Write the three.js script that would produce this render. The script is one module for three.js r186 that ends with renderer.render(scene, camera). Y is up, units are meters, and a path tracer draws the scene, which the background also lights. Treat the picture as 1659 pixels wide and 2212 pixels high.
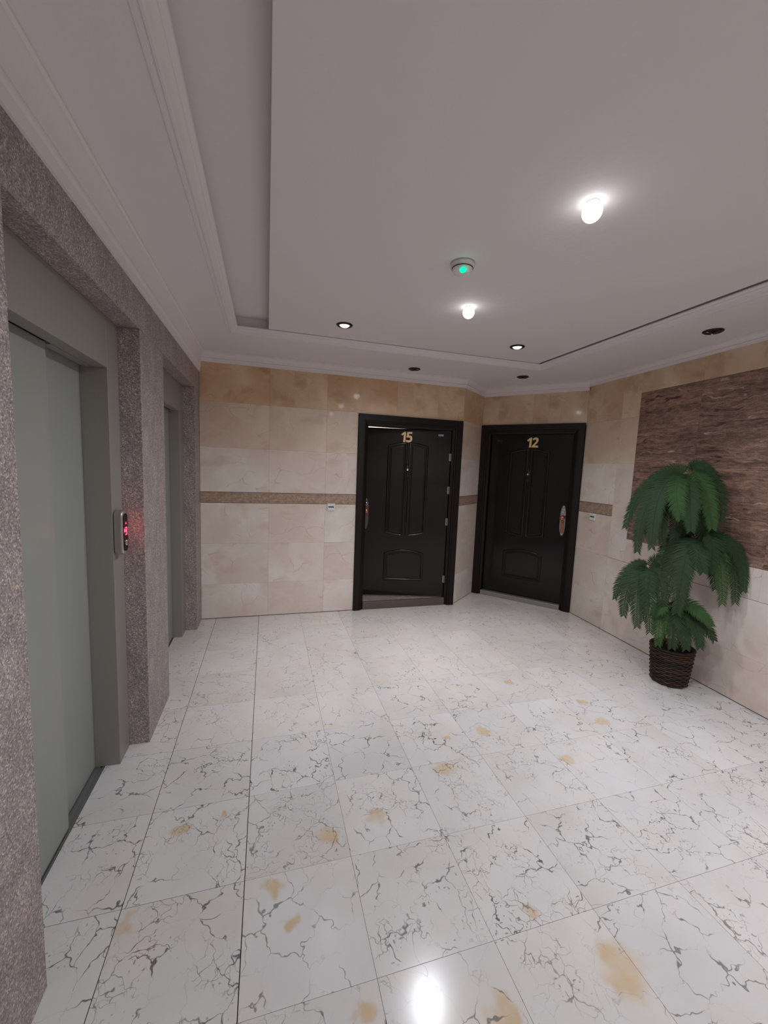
import * as THREE from 'three';
import { RoundedBoxGeometry } from 'three/addons/geometries/RoundedBoxGeometry.js';
import { TextGeometry } from 'three/addons/geometries/TextGeometry.js';
import { FontLoader } from 'three/addons/loaders/FontLoader.js';
import { mergeGeometries, toCreasedNormals } from 'three/addons/utils/BufferGeometryUtils.js';

// ------------------------------------------------------------------ camera, exposure, light levels
const scene = new THREE.Scene();
scene.background = new THREE.Color(0x000000);
const camera = new THREE.PerspectiveCamera(103.17, 1659 / 2212, 0.05, 50);
camera.position.set(0, 1.556, 0);
camera.rotation.set(-0.10842, -0.28283, 0.03933, 'YXZ');
const renderer = new THREE.WebGLRenderer({ antialias: true });
renderer.toneMapping = THREE.LinearToneMapping;
renderer.toneMappingExposure = 0.95;
renderer.shadowMap.enabled = true;
const LIGHT = { bulb: 3.3, bulbAngle: 1.5, bulbPenumbra: 0.4, bulbColor: new THREE.Color(0.90, 0.94, 1.0), spot: 7.4, spotAngle: 0.66, spotColor: new THREE.Color(0.95, 0.93, 1.0) };

// ------------------------------------------------------------------ small helpers
const used = {};
function numbered(n) { used[n] = (used[n] ?? -1) + 1; return used[n] ? n + '_' + String(used[n]).padStart(3, '0') : n; }
function rng(seed) { let a = seed >>> 0; return () => { a = (a + 0x6D2B79F5) | 0; let t = Math.imul(a ^ (a >>> 15), 1 | a); t = (t + Math.imul(t ^ (t >>> 7), 61 | t)) ^ t; return ((t ^ (t >>> 14)) >>> 0) / 4294967296; }; }
const V = (x, y, z) => new THREE.Vector3(x, y, z);
const clamp = (x, a = 0, b = 1) => x < a ? a : x > b ? b : x;
const sstep = (a, b, x) => { const t = clamp((x - a) / (b - a)); return t * t * (3 - 2 * t); };
function mesh(name, geo, mat, parent = scene) {
  const m = new THREE.Mesh(geo, mat); m.name = numbered(name); m.castShadow = m.receiveShadow = true; parent.add(m); return m;
}
function thing(name, label, category, pos = [0, 0, 0], turn = 0, group, kind) {
  const o = new THREE.Group(); o.name = numbered(name); scene.add(o); o.position.set(...pos); o.rotation.y = turn;
  o.userData = { label, category }; if (group) o.userData.group = group; if (kind) o.userData.kind = kind; return o;
}
function structure(name, label, pos = [0, 0, 0], turn = 0) {
  const o = new THREE.Group(); o.name = numbered(name); scene.add(o); o.position.set(...pos); o.rotation.y = turn;
  o.userData = { kind: 'structure', label }; return o;
}
// uv in metres from the dominant normal
function metricUV(geo) {
  const g = geo.index ? geo.toNonIndexed() : geo, p = g.attributes.position, n = g.attributes.normal, uv = new Float32Array(p.count * 2);
  for (let i = 0; i < p.count; i += 3) {
    let ax = 0, ay = 0, az = 0; for (let k = 0; k < 3; k++) { ax += n.getX(i + k); ay += n.getY(i + k); az += n.getZ(i + k); }
    ax = Math.abs(ax); ay = Math.abs(ay); az = Math.abs(az);
    for (let k = 0; k < 3; k++) {
      const x = p.getX(i + k), y = p.getY(i + k), z = p.getZ(i + k);
      const [u, v] = ax >= ay && ax >= az ? [z, y] : ay >= az ? [x, z] : [x, y];
      uv[2 * (i + k)] = u; uv[2 * (i + k) + 1] = v;
    }
  }
  g.setAttribute('uv', new THREE.BufferAttribute(uv, 2)); return g;
}
function box(x0, x1, y0, y1, z0, z1, bevel = 0.002) {
  const w = Math.abs(x1 - x0), h = Math.abs(y1 - y0), d = Math.abs(z1 - z0);
  const g = bevel > 0 ? new RoundedBoxGeometry(w, h, d, 1, Math.min(bevel, w / 2.1, h / 2.1, d / 2.1)) : new THREE.BoxGeometry(w, h, d);
  g.translate((x0 + x1) / 2, (y0 + y1) / 2, (z0 + z1) / 2); return metricUV(g);
}
// a stone slab: front face at z=0, chamfered edge c, thickness t; local x 0..w, y 0..h
function slab(w, h, t, c, uvf) {
  const F = [[c, c, 0], [w - c, c, 0], [w - c, h - c, 0], [c, h - c, 0]], E = [[0, 0, -c], [w, 0, -c], [w, h, -c], [0, h, -c]], B = [[0, 0, -t], [w, 0, -t], [w, h, -t], [0, h, -t]];
  const P = [], q = (a, b, d, e) => P.push(a, b, d, a, d, e);
  q(...F);
  for (let i = 0; i < 4; i++) { const j = (i + 1) % 4; q(E[i], E[j], F[j], F[i]); q(B[i], B[j], E[j], E[i]); }
  q(B[1], B[0], B[3], B[2]);
  const g = new THREE.BufferGeometry();
  g.setAttribute('position', new THREE.Float32BufferAttribute(P.flat(), 3));
  g.setAttribute('uv', new THREE.Float32BufferAttribute(P.flatMap(p => uvf(p[0], p[1])), 2));
  g.computeVertexNormals(); return g;
}
// sweep a profile [[inward offset, level]...] along a 2D path with mitred corners; map(a, b, level) gives the 3D point
function sweep(profile, path, map, closed = false, crease = 0.5) {
  const n = path.length, dirs = [], segs = closed ? n : n - 1;
  for (let i = 0; i < segs; i++) { const a = path[i], b = path[(i + 1) % n], l = Math.hypot(b[0] - a[0], b[1] - a[1]); dirs.push([(b[0] - a[0]) / l, (b[1] - a[1]) / l]); }
  const off = path.map((_, i) => {
    const d1 = dirs[closed ? (i + segs - 1) % segs : Math.max(0, i - 1)], d2 = dirs[Math.min(i, segs - 1)];
    const n1 = [-d1[1], d1[0]], n2 = [-d2[1], d2[0]], k = 1 + n1[0] * n2[0] + n1[1] * n2[1];
    return [(n1[0] + n2[0]) / k, (n1[1] + n2[1]) / k];
  });
  const P = [], U = [];
  let run = 0;
  for (let i = 0; i < segs; i++) {
    const j = (i + 1) % n, len = Math.hypot(path[j][0] - path[i][0], path[j][1] - path[i][1]); let acc = 0;
    for (let k = 0; k + 1 < profile.length; k++) {
      const [o1, l1] = profile[k], [o2, l2] = profile[k + 1], dl = Math.hypot(o2 - o1, l2 - l1);
      const pt = (ix, o, l) => map(path[ix][0] + off[ix][0] * o, path[ix][1] + off[ix][1] * o, l);
      const a = pt(i, o1, l1), b = pt(j, o1, l1), c = pt(j, o2, l2), d = pt(i, o2, l2);
      P.push(...a, ...b, ...c, ...a, ...c, ...d);
      U.push(run, acc, run + len, acc, run + len, acc + dl, run, acc, run + len, acc + dl, run, acc + dl); acc += dl;
    }
    run += len;
  }
  let g = new THREE.BufferGeometry();
  g.setAttribute('position', new THREE.Float32BufferAttribute(P, 3)); g.setAttribute('uv', new THREE.Float32BufferAttribute(U, 2));
  g.computeVertexNormals(); g = toCreasedNormals(g, crease); return g;
}
const strip = g => { const o = g.index ? g.toNonIndexed() : g; for (const k of Object.keys(o.attributes)) if (!['position', 'normal', 'uv'].includes(k)) o.deleteAttribute(k); return o; };
const merge = list => mergeGeometries(list.map(strip));

// ------------------------------------------------------------------ noise and textures
const HASH = new Float32Array(65536); { const r = rng(77); for (let i = 0; i < 65536; i++) HASH[i] = r(); }
const hsh = (i, j, s) => HASH[(Math.imul(i, 374761) + Math.imul(j, 668265) + Math.imul(s, 91139) ^ Math.imul(i ^ (j << 3), 40503) >>> 3) & 65535];
const wrapI = (i, p) => p ? ((i % p) + p) % p : i;
function vn(x, y, s, p = 0) {
  const i = Math.floor(x), j = Math.floor(y), fx = x - i, fy = y - j, u = fx * fx * (3 - 2 * fx), v = fy * fy * (3 - 2 * fy);
  const i0 = wrapI(i, p), i1 = wrapI(i + 1, p), j0 = wrapI(j, p), j1 = wrapI(j + 1, p);
  const a = hsh(i0, j0, s), b = hsh(i1, j0, s), c = hsh(i0, j1, s), d = hsh(i1, j1, s);
  return a + (b - a) * u + (c - a) * v + (a - b - c + d) * u * v;
}
function fbm(x, y, s, o = 4, p = 0) { let t = 0, a = 0.5, n = 0; for (let k = 0; k < o; k++) { t += a * vn(x, y, s + k * 7, p); n += a; a *= 0.5; x *= 2; y *= 2; p *= 2; } return t / n; }
const W2 = [0, 0, 0, 0];
function worley(x, y, s, p = 0) {                       // F1, F2, id, distance to the cell edge
  const i = Math.floor(x), j = Math.floor(y); let f1 = 9, f2 = 9, id = 0, ax = 0, ay = 0, bx = 0, by = 0;
  for (let a = -1; a < 2; a++) for (let b = -1; b < 2; b++) {
    const ci = wrapI(i + a, p), cj = wrapI(j + b, p), dx = i + a + hsh(ci, cj, s) - x, dy = j + b + hsh(ci, cj, s + 1) - y, d = dx * dx + dy * dy;
    if (d < f1) { f2 = f1; bx = ax; by = ay; f1 = d; ax = dx; ay = dy; id = hsh(ci, cj, s + 2); } else if (d < f2) { f2 = d; bx = dx; by = dy; }
  }
  W2[0] = Math.sqrt(f1); W2[1] = Math.sqrt(f2); W2[2] = id; W2[3] = (f2 - f1) / (2 * Math.hypot(ax - bx, ay - by) + 1e-6); return W2;
}
function texture(w, h, fn, { srgb = true, repeat = null, wrap = true } = {}) {
  const d = new Uint8Array(w * h * 4), o = [0, 0, 0];
  for (let y = 0; y < h; y++) for (let x = 0; x < w; x++) {
    fn((x + 0.5) / w, (y + 0.5) / h, o); const k = 4 * (y * w + x);
    d[k] = clamp(o[0], 0, 255); d[k + 1] = clamp(o[1], 0, 255); d[k + 2] = clamp(o[2], 0, 255); d[k + 3] = 255;
  }
  const t = new THREE.DataTexture(d, w, h, THREE.RGBAFormat); t.magFilter = THREE.LinearFilter; t.minFilter = THREE.LinearMipmapLinearFilter; t.generateMipmaps = true; t.anisotropy = 8;
  if (wrap) t.wrapS = t.wrapT = THREE.RepeatWrapping; if (srgb) t.colorSpace = THREE.SRGBColorSpace; if (repeat) t.repeat.set(...repeat);
  t.needsUpdate = true; return t;
}
const std = o => new THREE.MeshStandardMaterial(o), phys = o => new THREE.MeshPhysicalMaterial(o);

// white marble floor: crack-like dark veins, cloudy ground, ochre blotches; every tile has its own piece of stone
const T = 0.405, FX = -0.879, FZ = -4.675;
const BLOTS = [[1.10, -0.86, 0.085], [0.67, -0.85, 0.055], [0.26, -1.55, 0.042], [0.49, -1.60, 0.05], [0.03, -1.39, 0.045], [-0.44, -1.38, 0.032], [0.91, -1.79, 0.05], [0.28, -0.96, 0.035], [1.60, -1.70, 0.04], [2.07, -1.94, 0.042], [1.75, -2.49, 0.033], [1.27, -2.02, 0.042], [1.01, -2.01, 0.028], [2.11, -2.15, 0.035], [0.91, -1.08, 0.03], [0.09, -1.25, 0.028], [-0.34, -1.72, 0.04], [0.24, -2.52, 0.024], [-0.17, -1.77, 0.025], [2.9, -1.3, 0.04], [2.3, -0.6, 0.05]];
function floorColor(x, z, o) {
  const ti = Math.floor((x - FX) / T), tj = Math.floor((z - FZ) / T);
  const r1 = hsh(ti, tj, 5), r2 = hsh(ti, tj, 6), r3 = hsh(ti, tj, 8);
  let px = x + r1 * 37, pz = z + r2 * 53; if (r3 > 0.5) { const t = px; px = pz; pz = -t; }
  const wx = (fbm(px * 8, pz * 8, 11, 2) - 0.5) * 0.10 + (fbm(px * 45, pz * 45, 15, 2) - 0.5) * 0.034, wz = (fbm(px * 8, pz * 8, 21, 2) - 0.5) * 0.10 + (fbm(px * 45, pz * 45, 25, 2) - 0.5) * 0.034;
  const cloud = fbm(px * 5, pz * 5, 31, 4), dens = fbm(px * 4 + 9, pz * 4, 41, 2), far = tj < 5 ? 1 : tj < 6 ? 0.5 : 0, str = (0.6 + 0.4 * hsh(ti, tj, 9)) * (1 - 0.42 * far);  // far rows: warmer tone, veins faded in the colour for glare at grazing view
  let w = worley((px + wx) * 7.5, (pz + wz) * 10.5, 51), e = w[3] / 9;
  const m1 = sstep(0.36, 0.66, fbm(px * 16, pz * 16, 61, 2)), thick = 0.0006 + 0.0030 * m1 * Math.pow(fbm(px * 70, pz * 70, 66, 2), 1.6);
  let vein = (1 - sstep(thick * 0.3, thick * 1.9, e)) * (0.14 + 0.62 * m1) * str;
  w = worley((px - wz) * 19, (pz + wx) * 24, 71); e = w[3] / 21;
  const m2 = sstep(0.52, 0.72, fbm(px * 11, pz * 11, 81, 2)) * sstep(0.42, 0.6, dens);
  vein = Math.max(vein, (1 - sstep(0.0003, 0.0016, e)) * m2 * 0.55 * str);
  const speck = sstep(0.84, 0.93, vn(px * 120, pz * 120, 91)) * sstep(0.45, 0.7, dens) * 0.45; vein = Math.max(vein, speck * m1);
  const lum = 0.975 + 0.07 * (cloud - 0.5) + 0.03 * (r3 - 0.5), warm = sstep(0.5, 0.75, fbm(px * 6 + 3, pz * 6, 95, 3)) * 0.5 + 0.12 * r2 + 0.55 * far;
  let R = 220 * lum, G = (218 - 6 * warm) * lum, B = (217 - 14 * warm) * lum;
  let blot = 0; const jx = (fbm(x * 26, z * 26, 101, 3) - 0.5) * 0.06, jz = (fbm(x * 26, z * 26, 111, 3) - 0.5) * 0.06;
  for (const b of BLOTS) { const dx = x + jx - b[0], dz = z + jz - b[1], d = Math.sqrt(dx * dx + dz * dz) / b[2]; if (d < 1.4) blot = Math.max(blot, 1 - sstep(0.45, 1.2, d)); }
  blot *= 0.18 + 0.95 * fbm(x * 22, z * 22, 121, 3);
  R += (208 - R) * blot; G += (180 - G) * blot; B += (144 - B) * blot;
  R += (70 - R) * vein; G += (70 - G) * vein; B += (72 - B) * vein;
  o[0] = R; o[1] = G; o[2] = B;
}
const floorRegion = (x0, z0, w, d, pw, ph) => ({ x0, z0, w, d, map: texture(pw, ph, (u, v, o) => floorColor(x0 + u * w, z0 + v * d, o), { wrap: false }) });
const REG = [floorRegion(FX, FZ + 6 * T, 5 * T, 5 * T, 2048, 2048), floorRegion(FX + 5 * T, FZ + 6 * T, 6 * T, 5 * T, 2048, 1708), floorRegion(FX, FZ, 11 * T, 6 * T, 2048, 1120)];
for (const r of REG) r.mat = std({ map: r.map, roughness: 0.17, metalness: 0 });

// cream wall marble, one pale and one tan piece of stone
function creamStone(seed, c0, c1, blotch) {
  return texture(1024, 1024, (u, v, o) => {
    const wx = fbm(u * 6, v * 6, seed, 3, 6) - 0.5, wy = fbm(u * 6, v * 6, seed + 40, 3, 6) - 0.5;
    const c = fbm(u * 5 + wx * 0.9, v * 5 + wy * 0.9, seed + 80, 5, 5), f = fbm(u * 40, v * 40, seed + 120, 3, 40);
    const b = sstep(0.56, 0.8, fbm(u * 9 + wx, v * 11 + wy, seed + 160, 4, 0)) * blotch * sstep(0, 0.06, Math.min(u, 1 - u, v, 1 - v));
    const w = worley(u * 7 + wx * 1.7, v * 9 + wy * 1.7, seed + 200, 0), e = w[1] - w[0];
    const vein = (1 - sstep(0.006, 0.035, e)) * sstep(0.52, 0.72, fbm(u * 12, v * 12, seed + 240, 2, 12)) * 0.26;
    const t = clamp(0.5 + (c - 0.5) * 2.2 + (f - 0.5) * 0.35);
    for (let k = 0; k < 3; k++) { let x = c0[k] + (c1[k] - c0[k]) * t; x += ([168, 130, 92][k] - x) * b; x += ([150, 122, 98][k] - x) * vein; o[k] = x; }
  });
}
const PALE = creamStone(300, [226, 210, 200], [241, 231, 223], 0.15), TAN = creamStone(900, [208, 171, 136], [231, 202, 171], 0.4);
const marbleMat = (map, col, rough = 0.34) => phys({ map, color: new THREE.Color(...col), roughness: rough, clearcoat: 0.16, clearcoatRoughness: 0.04 });
const M_PALE = [marbleMat(PALE, [1, 1, 1]), marbleMat(PALE, [0.975, 0.97, 0.965]), marbleMat(PALE, [0.985, 0.97, 0.95])];
const M_TAN = [marbleMat(TAN, [1, 1, 1]), marbleMat(TAN, [0.93, 0.95, 0.94]), marbleMat(TAN, [1, 0.96, 0.92])];
const M_TANGREY = [marbleMat(TAN, [0.98, 1.05, 1.13]), marbleMat(TAN, [0.95, 1.03, 1.1]), marbleMat(TAN, [1.0, 1.06, 1.1])];
const M_MID = [marbleMat(PALE, [0.90, 0.82, 0.73]), marbleMat(PALE, [0.92, 0.835, 0.745]), marbleMat(PALE, [0.885, 0.81, 0.725])];
const BAND = texture(1024, 256, (u, v, o) => {
  const n = fbm(u * 30, v * 8, 1200, 4, 0), fl = sstep(0.72, 0.86, vn(u * 160, v * 40, 1230)) * (v > 0.2 && v < 0.8 ? 1 : 0.4), edge = v < 0.06 || v > 0.93 ? 0.8 : (v > 0.76 && v < 0.8) || (v > 0.2 && v < 0.24) ? 0.9 : 1;
  const t = 0.82 + 0.36 * n; o[0] = (168 * t + 40 * fl) * edge; o[1] = (142 * t + 40 * fl) * edge; o[2] = (124 * t + 36 * fl) * edge;
});
const M_BAND = std({ map: BAND, roughness: 0.4 });

// flamed granite of the lift wall
const granite = (u, v) => {
  const w = worley(u * 140, v * 140, 1300, 140), id = w[2]; const big = fbm(u * 9, v * 9, 1310, 3, 9), f = vn(u * 300, v * 300, 1320, 300);
  let k = id < 0.26 ? 0.82 : id < 0.62 ? 0.94 : id < 0.9 ? 1.04 : 1.22; return k * (0.82 + 0.36 * f) * (0.9 + 0.2 * big);
};
const GRAN = texture(1024, 1024, (u, v, o) => { const k = granite(u, v), p = vn(u * 60, v * 60, 1330, 60); o[0] = 160 * k; o[1] = 148 * k; o[2] = 141 * k + 6 * p; }, { repeat: [1.6, 1.6] });
const GRANB = texture(512, 512, (u, v, o) => { o[0] = o[1] = o[2] = 255 * (0.6 * fbm(u * 60, v * 60, 1350, 3, 60) + 0.4 * vn(u * 130, v * 130, 1360, 130)); }, { srgb: false, repeat: [1.6, 1.6] });
const M_GRANITE = std({ map: GRAN, bumpMap: GRANB, bumpScale: 0.0012, roughness: 0.52 });

// brown vein-cut travertine, one cut of stone per slab (s 0.695.., y 0.975..)
const TV = { s0: 0.695, y0: 0.975, w: 1.74, h: 1.35, nx: 3, ny: 4 };
const TRAV = texture(2048, 1588, (u, v, o) => {
  const s = u * TV.w, y = v * TV.h, i = Math.floor(u * TV.nx), j = Math.floor(v * TV.ny), ox = hsh(i, j, 1400) * 31, oy = hsh(i, j, 1401) * 17, X = s + ox, Y = y + oy;
  const wy = (fbm(X * 4, Y * 10, 1410, 3) - 0.5) * 0.03, wf = (fbm(X * 30, Y * 40, 1412, 3) - 0.5) * 0.016, Yw = Y + wy + wf;
  const band = fbm(X * 2.6, Yw * 22, 1420, 4), fine = fbm(X * 26, Yw * 110, 1430, 3), sp = vn(X * 260, Yw * 420, 1440);
  const dk = (1 - sstep(0.0, 0.035, Math.abs(fbm(X * 2.2, Yw * 19, 1450, 3) - 0.47))) * sstep(0.5, 0.6, fbm(X * 5, Yw * 24, 1460, 2));
  const lt = (1 - sstep(0.0, 0.02, Math.abs(fbm(X * 2.2, Yw * 24, 1470, 3) - 0.5))) * sstep(0.5, 0.6, fbm(X * 7, Yw * 24, 1480, 2));
  const k = 0.60 + 0.46 * band + 0.5 * (fine - 0.5) + 0.22 * (sp - 0.5) + 0.08 * (hsh(i, j, 1403) - 0.5);
  let R = 163 * k, G = 130 * k, B = 114 * k;
  R += (58 - R) * dk * 0.75; G += (42 - G) * dk * 0.75; B += (36 - B) * dk * 0.75; R += (206 - R) * lt * 0.8; G += (182 - G) * lt * 0.8; B += (166 - B) * lt * 0.8;
  const q = s > 0.845 && s < 0.985 && y > 0.44 && y < 0.475 ? 0.35 : 0; R += (190 - R) * q; G += (165 - G) * q; B += (152 - B) * q;
  o[0] = R; o[1] = G; o[2] = B;
}, { wrap: false });
const M_TRAV = std({ map: TRAV, roughness: 0.45 });

const PLB = texture(512, 512, (u, v, o) => { o[0] = o[1] = o[2] = 255 * fbm(u * 40, v * 40, 1500, 4, 40); }, { srgb: false, repeat: [1.2, 1.2] });
const M_PLASTER = std({ color: new THREE.Color(0xebe4e4), bumpMap: PLB, bumpScale: 0.0008, roughness: 0.8 });
const M_BACKING = std({ color: new THREE.Color(0xb9aea6), roughness: 0.9 });
const M_GROUT = std({ color: new THREE.Color(0x4a4441), roughness: 0.9 });
const M_LIFTDOOR = std({ color: new THREE.Color(0x979b94), roughness: 0.42, metalness: 0.1 });
const M_LIFTFRAME = std({ color: new THREE.Color(0x918d87), roughness: 0.42, metalness: 0.1 });
const M_SLOT = std({ color: new THREE.Color(0x15130f), roughness: 0.9 });
const M_ALU = std({ color: new THREE.Color(0x8e9092), roughness: 0.4, metalness: 0.7 });
const WOOD = texture(512, 512, (u, v, o) => { const g = fbm(u * 70, v * 3, 1600, 4, 0), k = 0.72 + 0.5 * g; o[0] = 24 * k; o[1] = 17 * k; o[2] = 14 * k; }, { repeat: [2, 2] });
const M_DARKWOOD = phys({ map: WOOD, roughness: 0.5, specularIntensity: 0.5, clearcoat: 0.08, clearcoatRoughness: 0.3 });
const M_LEAF = phys({ color: new THREE.Color(0x0e0908), roughness: 0.4, specularIntensity: 0.3, clearcoat: 0.5, clearcoatRoughness: 0.1 });
const M_GOLD = std({ color: new THREE.Color(0xf4cf92), roughness: 0.4, metalness: 0.1 });
const M_CHROME = std({ color: new THREE.Color(0xcfcfd2), roughness: 0.2, metalness: 1 });
const M_COPPER = std({ color: new THREE.Color(0xb9755a), roughness: 0.32, metalness: 0.85 });
const M_BRONZE = std({ color: new THREE.Color(0x3a2a25), roughness: 0.4, metalness: 0.5 });
const M_WHITE = std({ color: new THREE.Color(0xe8e6e4), roughness: 0.45 });

// ------------------------------------------------------------------ plan (metres; x right, z towards the viewer)
const XL = -0.61, ZB = -4.196, SOF = 2.56, PAN = 2.60, REC = 2.68, ZF = 1.805;
const A = [2.099, ZB], U = [0.75736, -0.653], Vv = [0.653, 0.75736], SB = 0.611, B = [A[0] + U[0] * SB, A[1] + U[1] * SB], SC = 1.17, C = [B[0] + Vv[0] * SC, B[1] + Vv[1] * SC];
const PHI_R = -93.87 * Math.PI / 180, DR = [Math.cos(PHI_R), -Math.sin(PHI_R)], LR = (ZF - C[1]) / DR[1], CR = [C[0] + DR[0] * LR, C[1] + DR[1] * LR];

// floor: tiles laid one by one over the screed
const floor = structure('floor', 'polished white marble floor with dark hairline veins and ochre blotches');
mesh('screed', box(-1.0, 3.75, -0.12, -0.006, -4.95, 2.1, 0), M_GROUT, floor);
const inside = (x, z) => x > -0.8 && z < ZF + 0.3 && (x < A[0] ? z > ZB - T : z > ZB - T * 2 && x < 3.6);
for (let j = 0; j < 16; j++) for (let i = 0; i < 11; i++) {
  const x0 = FX + i * T, z0 = FZ + j * T; if (!inside(x0 + T / 2, z0 + T / 2) && i) continue;
  const cz = z0 + T / 2; if (cz < ZB - 0.25 && x0 + T < 1.9) continue;
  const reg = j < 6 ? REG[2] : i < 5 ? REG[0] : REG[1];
  const gl = i === 1 || i === 2 ? 0.0015 : 0.0005, gr = i === 0 || i === 1 ? 0.0015 : 0.0005, gz = i < 2 ? 0.0009 : 0.0005;
  const a = Math.max(x0, -0.776) + gl, b = x0 + T - gr, c = z0 + gz, d = z0 + T - gz; if (b < a) continue;
  const fold = zz => { let q = zz; while (q >= reg.z0 + reg.d - 1e-4 && j >= 11) q -= reg.d; return q; };
  const shift = fold(z0 + T / 2) - (z0 + T / 2);
  const g = slab(b - a, d - c, 0.02, 0.0004, (x, y) => [(a + x - reg.x0) / reg.w, (d - y + shift - reg.z0) / reg.d]);
  g.rotateX(-Math.PI / 2); g.translate(a, 0, d);
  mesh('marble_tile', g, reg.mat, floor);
}

// wall slabs in courses; hole = [s0, s1, top]
function coursing(parent, len, courses, joints, hole, seed) {
  const r = rng(seed);
  if (courses[0][0] === 0 && courses[0][1] < 1) for (const [a, b] of hole ? [[0, hole[0]], [hole[1], len]] : [[0, len]]) if (b - a > 0.01) mesh('base_joint', box(a, b, 0, 0.0058, -0.02, -0.003, 0), M_GROUT, parent);
  for (let [y0, y1, mats] of courses) {
    if (y0 === 0) y0 = 0.006;
    const cuts = [0, ...joints.filter(s => s > 0.05 && s < len - 0.05), len];
    const rects = [];
    for (let k = 0; k + 1 < cuts.length; k++) {
      const s0 = cuts[k], s1 = cuts[k + 1];
      if (!hole || y0 >= hole[2] || s1 <= hole[0] || s0 >= hole[1]) { rects.push([s0, s1, y0, y1]); continue; }
      if (s0 < hole[0]) rects.push([s0, hole[0], y0, y1]);
      if (s1 > hole[1]) rects.push([hole[1], s1, y0, y1]);
      if (y1 > hole[2] + 0.005) rects.push([Math.max(s0, hole[0]), Math.min(s1, hole[1]), hole[2], y1]);
    }
    for (const [s0, s1, a, b] of rects) {
      if (s1 - s0 < 0.004) continue;
      const m = mats[Math.floor(r() * mats.length)], isBand = m === M_BAND, du = r() * 3, dv = r() * 3;
      const g = slab(s1 - s0 - 0.0006, b - a - 0.0006, 0.02, isBand ? 0.0015 : 0.0006, isBand ? (x, y) => [(x + du) / 0.6, y / (b - a)] : (x, y) => [(x + du) / 1.5, (y + dv) / 1.5]);
      g.translate(s0 + 0.0003, a + 0.0003, isBand ? 0.003 : 0);
      mesh(isBand ? 'border_tile' : 'marble_slab', g, m, parent);
    }
  }
}
const COURSES = [[0, 0.35, M_PALE], [0.35, 0.757, M_PALE], [0.757, 1.157, M_PALE], [1.157, 1.265, [M_BAND]], [1.265, 1.69, M_PALE], [1.69, 2.115, M_MID], [2.115, SOF, M_TAN]];
const steps = (a, d, n) => Array.from({ length: n }, (_, i) => a + i * d);

const wallBack = structure('wall_back', 'cream marble wall with a brown border course beside the open door', [XL, 0, ZB], 0);
const D1 = { x: 0.905, w: 1.19, h: 2.105 };
coursing(wallBack, A[0] - XL, COURSES, [0.63, 1.19, 1.93, 2.4], [D1.x - XL + 0.03, 2.7, D1.h - 0.025], 11);
mesh('backing_wall', merge([box(-0.25, D1.x - XL + 0.03, 0, SOF, -0.17, -0.021, 0), box(D1.x - XL + 0.03, D1.x - XL + D1.w - 0.03, D1.h - 0.025, SOF, -0.17, -0.021, 0)]), M_BACKING, wallBack);
const wallReturn = structure('wall_return', 'short slanted cream marble wall between the two apartment doors', [A[0], 0, A[1]], Math.atan2(-U[1], U[0]));
coursing(wallReturn, SB, COURSES, [], null, 12);
mesh('backing_wall', box(0.0, SB + 0.1, 0, SOF, -0.14, -0.021, 0), M_BACKING, wallReturn);
const PHI_D = Math.atan2(-Vv[1], Vv[0]), D2 = { w: 1.165, h: 2.125 };
const wallDoor = structure('wall_door', 'strip of tan marble wall above the closed corner door', [B[0], 0, B[1]], PHI_D);
coursing(wallDoor, SC, [[0, SOF, M_TANGREY]], [0.6], [0.0, SC, D2.h - 0.025], 13);
mesh('backing_wall', box(-0.15, SC + 0.1, 0, SOF, -0.26, -0.12, 0), M_BACKING, wallDoor);
const wallRight = structure('wall_right', 'cream marble wall framing a brown travertine panel behind the palm', [C[0], 0, C[1]], PHI_R);
{
  const PW = TV.w, s1 = TV.s0 + PW;
  coursing(wallRight, 0.485, [[0, 0.35, M_PALE], [0.35, 0.755, M_PALE], [0.755, 1.165, M_PALE], [1.165, 1.278, [M_BAND]], [1.278, 1.69, M_PALE], [1.69, 2.115, M_MID], [2.115, SOF, M_TANGREY]], [], null, 14);
  const sub = (s0, w, courses, joints, seed) => { const g = new THREE.Group(); g.name = numbered('panel_surround'); g.position.x = s0; wallRight.add(g); coursing(g, w, courses, joints, null, seed); };
  sub(0.485, LR - 0.485, [[0, 0.35, M_PALE], [0.35, 0.7528, M_PALE]], [0.62, 1.24, 1.86, 2.5, 3.1, 3.7, 4.3], 15);
  sub(0.485, 0.21, [[0.755, 1.69, M_PALE], [1.69, 2.115, M_MID], [2.115, SOF, M_TANGREY]], [], 16);
  sub(0.695, PW, [[0.755, TV.y0, M_PALE]], [0.58, 1.16], 17);
  sub(0.695, PW, [[TV.y0 + TV.h, SOF, M_TANGREY]], [0.58, 1.16], 18);
  sub(s1, LR - s1, COURSES.filter(c => c[0] > 0.7), steps(0.6, 0.6, 6), 19);
  for (let j = 0; j < TV.ny; j++) for (let i = 0; i < TV.nx; i++) {
    const w = PW / TV.nx, h = TV.h / TV.ny, g = slab(w - 0.0008, h - 0.0008, 0.02, 0.001, (x, y) => [(i * w + x) / PW, (j * h + y) / TV.h]);
    g.translate(TV.s0 + i * w + 0.0004, TV.y0 + j * h + 0.0004, 0); mesh('travertine_slab', g, M_TRAV, wallRight);
  }
  mesh('backing_wall', box(-0.05, LR + 0.1, 0, SOF, -0.17, -0.021, 0), M_BACKING, wallRight);
}
const wallFront = structure('wall_front', 'cream marble wall behind the viewer', [CR[0], 0, ZF], Math.PI);
coursing(wallFront, CR[0] - XL, COURSES, steps(0.6, 0.6, 7), null, 20);
mesh('backing_wall', box(-0.2, CR[0] - XL + 0.4, 0, SOF, -0.17, -0.021, 0), M_BACKING, wallFront);

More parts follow.
